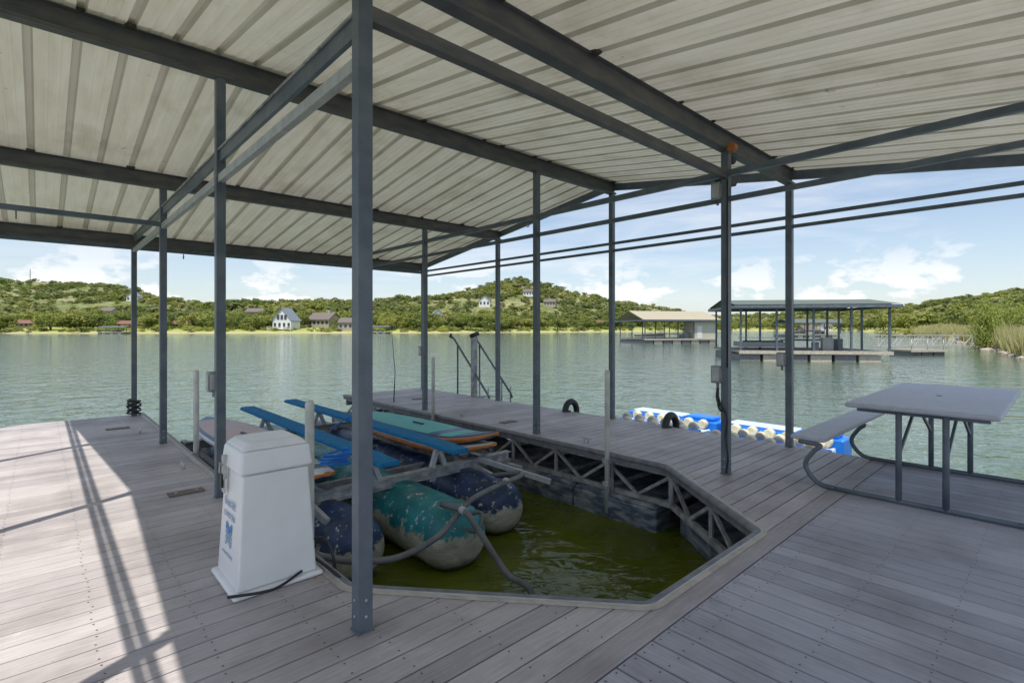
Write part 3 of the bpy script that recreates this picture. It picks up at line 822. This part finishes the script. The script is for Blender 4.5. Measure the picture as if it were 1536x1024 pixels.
def wins(mb,w,d,z,h,n,frac=.5):
    for k in range(n):
        x=-w/2+w*(k+.5)/n; ww=w/n*frac/2
        mb.box(x-ww,x+ww,-d/2-.06,-d/2-.01,z,z+h,m_glass); mb.box(x-ww-.1,x+ww+.1,-d/2-.09,-d/2-.05,z-.12,z,m_wallw)
for idx,(x,y,k) in enumerate(HS):
    z=hgt(x,y); ang=random.uniform(-22,22)
    mb=MB('lake_house' if k!='l' else 'low_cabin',frame(x,y,z,ang))
    if k=='a':
        gable(mb,8.5,9,-1,4.2,9.5,m_wallw,m_rfg,.5,'y'); wins(mb,8.5,9,.6,2.2,4); wins(mb,5,9,4.2,2.2,3,.7)
        mb.box(-5.5,5.5,-7.5,-4.6,-.2,.1,m_wallw)
        for q in (-5.3,-2,2,5.3): mb.box(q-.12,q+.12,-7.4,-7.2,-2,1.1,m_wallw)
        mb.box(-5.5,5.5,-7.45,-7.38,.9,1.05,m_wallw)
    elif k=='b':
        gable(mb,13,9,-1,4,7.2,m_wallb,m_rfb,.7); wins(mb,13,9,1.2,1.6,5); mb.box(3,4.2,-1,1,6.5,8.4,m_wallb)
    elif k=='c':
        gable(mb,8,8,-1,4,7.5,m_wallw,m_rfg,.5,'y'); wins(mb,8,8,1,2,3)
    elif k=='d':
        gable(mb,9,7,-1,3.6,5.6,m_wallw if idx%2 else m_wallb,m_rfb,.5); wins(mb,9,7,1,1.5,4)
    else:
        gable(mb,12,6,-.5,2.3,3.6,m_wallb,m_rfr if idx%2 else m_rfb,.8); wins(mb,12,6,.8,1.1,6)
    mb.build()

# ------------- NEIGHBOUR DOCKS ----------
m_dw=mat('grey_dock_wood',(.34,.30,.25),(.25,.22,.19),rough=.8); m_rg=mat('green_grey_roof',(.085,.11,.09),(.12,.145,.12),rough=.6); m_rt=mat('tan_roof',(.42,.37,.27),(.34,.31,.23),rough=.6); m_shed=mat('cream_shed',(.55,.53,.43),(.48,.46,.38),rough=.6)
def roofslab(mb,w,d,ze,zr,m,axis='x',hip=0):
    ring=[(-w/2,-d/2),(w/2,-d/2),(w/2,d/2),(-w/2,d/2)]
    if axis=='x': r=[(-w/2+hip,0),(w/2-hip,0)]
    else: r=[(0,-d/2+hip),(0,d/2-hip)]
    for dz in (0,-.12):
        I=[mb.addv((p[0],p[1],ze+dz)) for p in ring]; R=[mb.addv((p[0],p[1],zr+dz)) for p in r]
        if axis=='x':
            mb.face((I[0],I[1],R[1],R[0]),m); mb.face((I[2],I[3],R[0],R[1]),m)
            if hip: mb.face((I[1],I[2],R[1]),m); mb.face((I[3],I[0],R[0]),m)
        else:
            mb.face((I[1],I[2],R[1],R[0]),m); mb.face((I[3],I[0],R[0],R[1]),m)
            if hip: mb.face((I[0],I[1],R[0]),m); mb.face((I[2],I[3],R[1]),m)
    for a,b in zip(ring,ring[1:]+ring[:1]): mb.beam((a[0],a[1],ze-.14),(b[0],b[1],ze-.14),.08,.2,m_steel)
def ndock(name,x,y,ang,w,d,ze,zr,mr,axis,hip,shed,px,py):
    mb=MB(name,frame(x,y,-.75,ang))
    mb.box(-w/2,w/2,-d/2,d/2,.55,.70,m_dw)
    for sx in range(int(w/1.5)): 
        a=-w/2+.1+sx*1.5; mb.box(a,a+1.3,-d/2+.1,d/2-.1,-.2,.45,m_trim if sx%2 else m_rubber)
    mb.beam((-w/2,-d/2-.03,.6),(w/2,-d/2-.03,.6),.04,.22,m_trim)
    for i in range(px):
        for j in range(py):
            X=-w/2+.15+(w-.3)*i/(px-1); Y=-d/2+.15+(d-.3)*j/(py-1)
            mb.box(X-.06,X+.06,Y-.06,Y+.06,.7,ze+.05,m_steel)
    roofslab(mb,w+.7,d+.7,ze,zr,mr,axis,hip)
    if shed:
        a=shed; mb.box(a[0],a[1],a[2],a[3],.7,a[4],m_shed); mb.box(a[0]+.4,a[0]+1.2,a[2]-.04,a[2]-.01,.75,2.6,m_wallw)
    mb.box(-w*.42,-w*.1,-d*.2,d*.1,.9,1.25,m_boxgrey); mb.box(-w*.40,-w*.12,-d*.18,-d*.14,1.25,1.35,m_black)
    mb.box(w*.1,w*.17,-d*.35,-d*.3,.7,1.6,m_boxgrey); mb.box(w*.22,w*.25,-d*.3,-d*.2,.7,1.5,m_steel)
    mb.box(w*.02,w*.06,-d*.4,-d*.36,.7,1.3,m_steel); mb.box(-w*.02,w*.3,d*.1,d*.3,1.3,1.38,m_black)
    for q in (0,.29): mb.box(w*q,w*q+.06,d*.15,d*.15+.06,.7,1.3,m_black)
    mb.beam((-w/2,-d/2+.1,1.6),(-w*.2,-d/2+.1,1.6),.04,.04,m_steel); mb.beam((-w/2,-d/2+.1,1.15),(-w*.2,-d/2+.1,1.15),.04,.04,m_steel)
    return mb.build()
ndock('boat_dock',20.9,38.0,-9,9.6,7.4,3.85,4.35,m_rg,'x',0,None,5,3)
ndock('boat_dock',24.2,80,12,12,9,3.5,4.9,m_rt,'x',0,(2.2,5.9,-4.3,-1.2,3.2),4,3)
ndock('boat_dock',76,132,4,13,8,3.6,4.6,m_rg,'x',0,None,4,2)
ndock('boat_dock',-160,207,4,10,7,2.6,3.1,m_rg,'x',0,None,4,2)
ndock('boat_dock',-58,224,-6,10,7,2.8,3.3,m_rg,'x',0,None,4,2)
g=MB('metal_gangway',frame(36.0,46,-.4,12))
for z in (0,.95):
    for y in (-.6,.6): g.beam((-4,y,z+.3),(6,y,z+.3),.07,.07,m_galv)
for k in range(11):
    for y in (-.6,.6):
        g.beam((-4+k,y,.3),(-4+k,y,1.25),.05,.05,m_galv)
        if k<10: g.beam((-4+k,y,.3 if k%2 else 1.25),(-3+k,y,1.25 if k%2 else .3),.04,.04,m_galv)
g.box(-4,6,-.55,.55,.26,.3,m_dw)
g.build()
g=MB('swim_platform',frame(34.0,43.0,-.75,8))
for k in range(3): g.box(-1.6+k*1.1,-.6+k*1.1,-1,1,-.1,.35,m_rubber)
g.box(-1.7,1.7,-1.15,1.15,.35,.48,m_dw); g.beam((-1.7,-1.17,.38),(1.7,-1.17,.38),.03,.16,m_trim)
for x in (-1.5,0,1.5): g.tube([(x,-1.0,.48),(x,-1.0,1.3)],.03,m_galv,8)
g.tube([(-1.5,-1.0,1.3),(1.5,-1.0,1.3)],.03,m_galv,8)
g.build()
g=MB('radio_tower',W0); x,y=-650,690; z=hgt(x,y)
for dx in (-.8,.8): g.beam((x+dx,y,z-2),(x+dx*.2,y,z+22),.5,.5,m_galv)
for k in range(8): g.beam((x-.8,y,z+k*2.6),(x+.8,y,z+k*2.6+2),.3,.3,m_galv)
g.build()

# ------------- LIGHT ---------------
ls,lt=.18,.345
d=Vector((ls*AX[0]+lt*BX[0],ls*AX[1]+lt*BX[1],-1)).normalized()
sun=bpy.data.lights.new('sun','SUN'); sun.energy=5.0; sun.angle=math.radians(.5); sun.color=(1,.95,.87)
so=bpy.data.objects.new('sun',sun); COL.objects.link(so); so.rotation_euler=d.to_track_quat('-Z','Y').to_euler()
w=bpy.data.worlds.new('World'); sc.world=w; w.use_nodes=True; nt=w.node_tree; bg=nt.nodes['Background']
sky=N(nt,'ShaderNodeTexSky',sky_type='NISHITA'); sky.sun_disc=False; sky.sun_elevation=math.asin(-d.z); sky.sun_rotation=math.atan2(-d.x,-d.y)
sky.dust_density=.8; sky.air_density=1.0; sky.ozone_density=2.0
tc=N(nt,'ShaderNodeTexCoord'); sp=N(nt,'ShaderNodeSeparateXYZ'); nt.links.new(tc.outputs['Generated'],sp.inputs[0])
mp=N(nt,'ShaderNodeMapping'); mp.inputs['Scale'].default_value=(1,1,2.0); mp.inputs['Location'].default_value=(1.7,4.2,0); nt.links.new(tc.outputs['Generated'],mp.inputs[0])
n1=noisetex(nt,mp.outputs[0],9,9,.58,.1)
cl=ramp(nt,n1,.50,.56)
e1_=ramp(nt,sp.outputs[2],.055,.15,(1,1,1),(0,0,0))
mm=N(nt,'ShaderNodeMath',operation='MULTIPLY'); nt.links.new(cl,mm.inputs[0]); nt.links.new(e1_,mm.inputs[1])
mp2=N(nt,'ShaderNodeMapping'); mp2.inputs['Scale'].default_value=(1,1,6); nt.links.new(tc.outputs['Generated'],mp2.inputs[0])
n2=noisetex(nt,mp2.outputs[0],2.4,8,.6,.5)
ci=ramp(nt,n2,.42,.72,(.12,.12,.12),(.8,.8,.8))
hz=ramp(nt,sp.outputs[2],.0,.35,(.38,.38,.38),(.0,.0,.0))
mx=N(nt,'ShaderNodeMath',operation='MAXIMUM'); nt.links.new(ci,mx.inputs[0]); nt.links.new(hz,mx.inputs[1])
base=mixrgb(nt,mx.outputs[0],sky.outputs[0],(6.1,6.4,6.8))
nt.links.new(mixrgb(nt,mm.outputs[0],base,(7.3,7.3,7.4)),bg.inputs[0]); bg.inputs[1].default_value=.15
sc.view_settings.view_transform='Standard'; sc.view_settings.look='None'; sc.view_settings.exposure=0
# ------------- CAMERA --------------
cam=bpy.data.cameras.new('camera'); co=bpy.data.objects.new('camera',cam); COL.objects.link(co)
co.location=(0,0,1.5); co.rotation_euler=(math.radians(90),0,0); cam.lens=17.98; cam.sensor_width=36; cam.shift_y=-20/1536
cam.clip_end=6000; cam.clip_start=.05; sc.camera=co
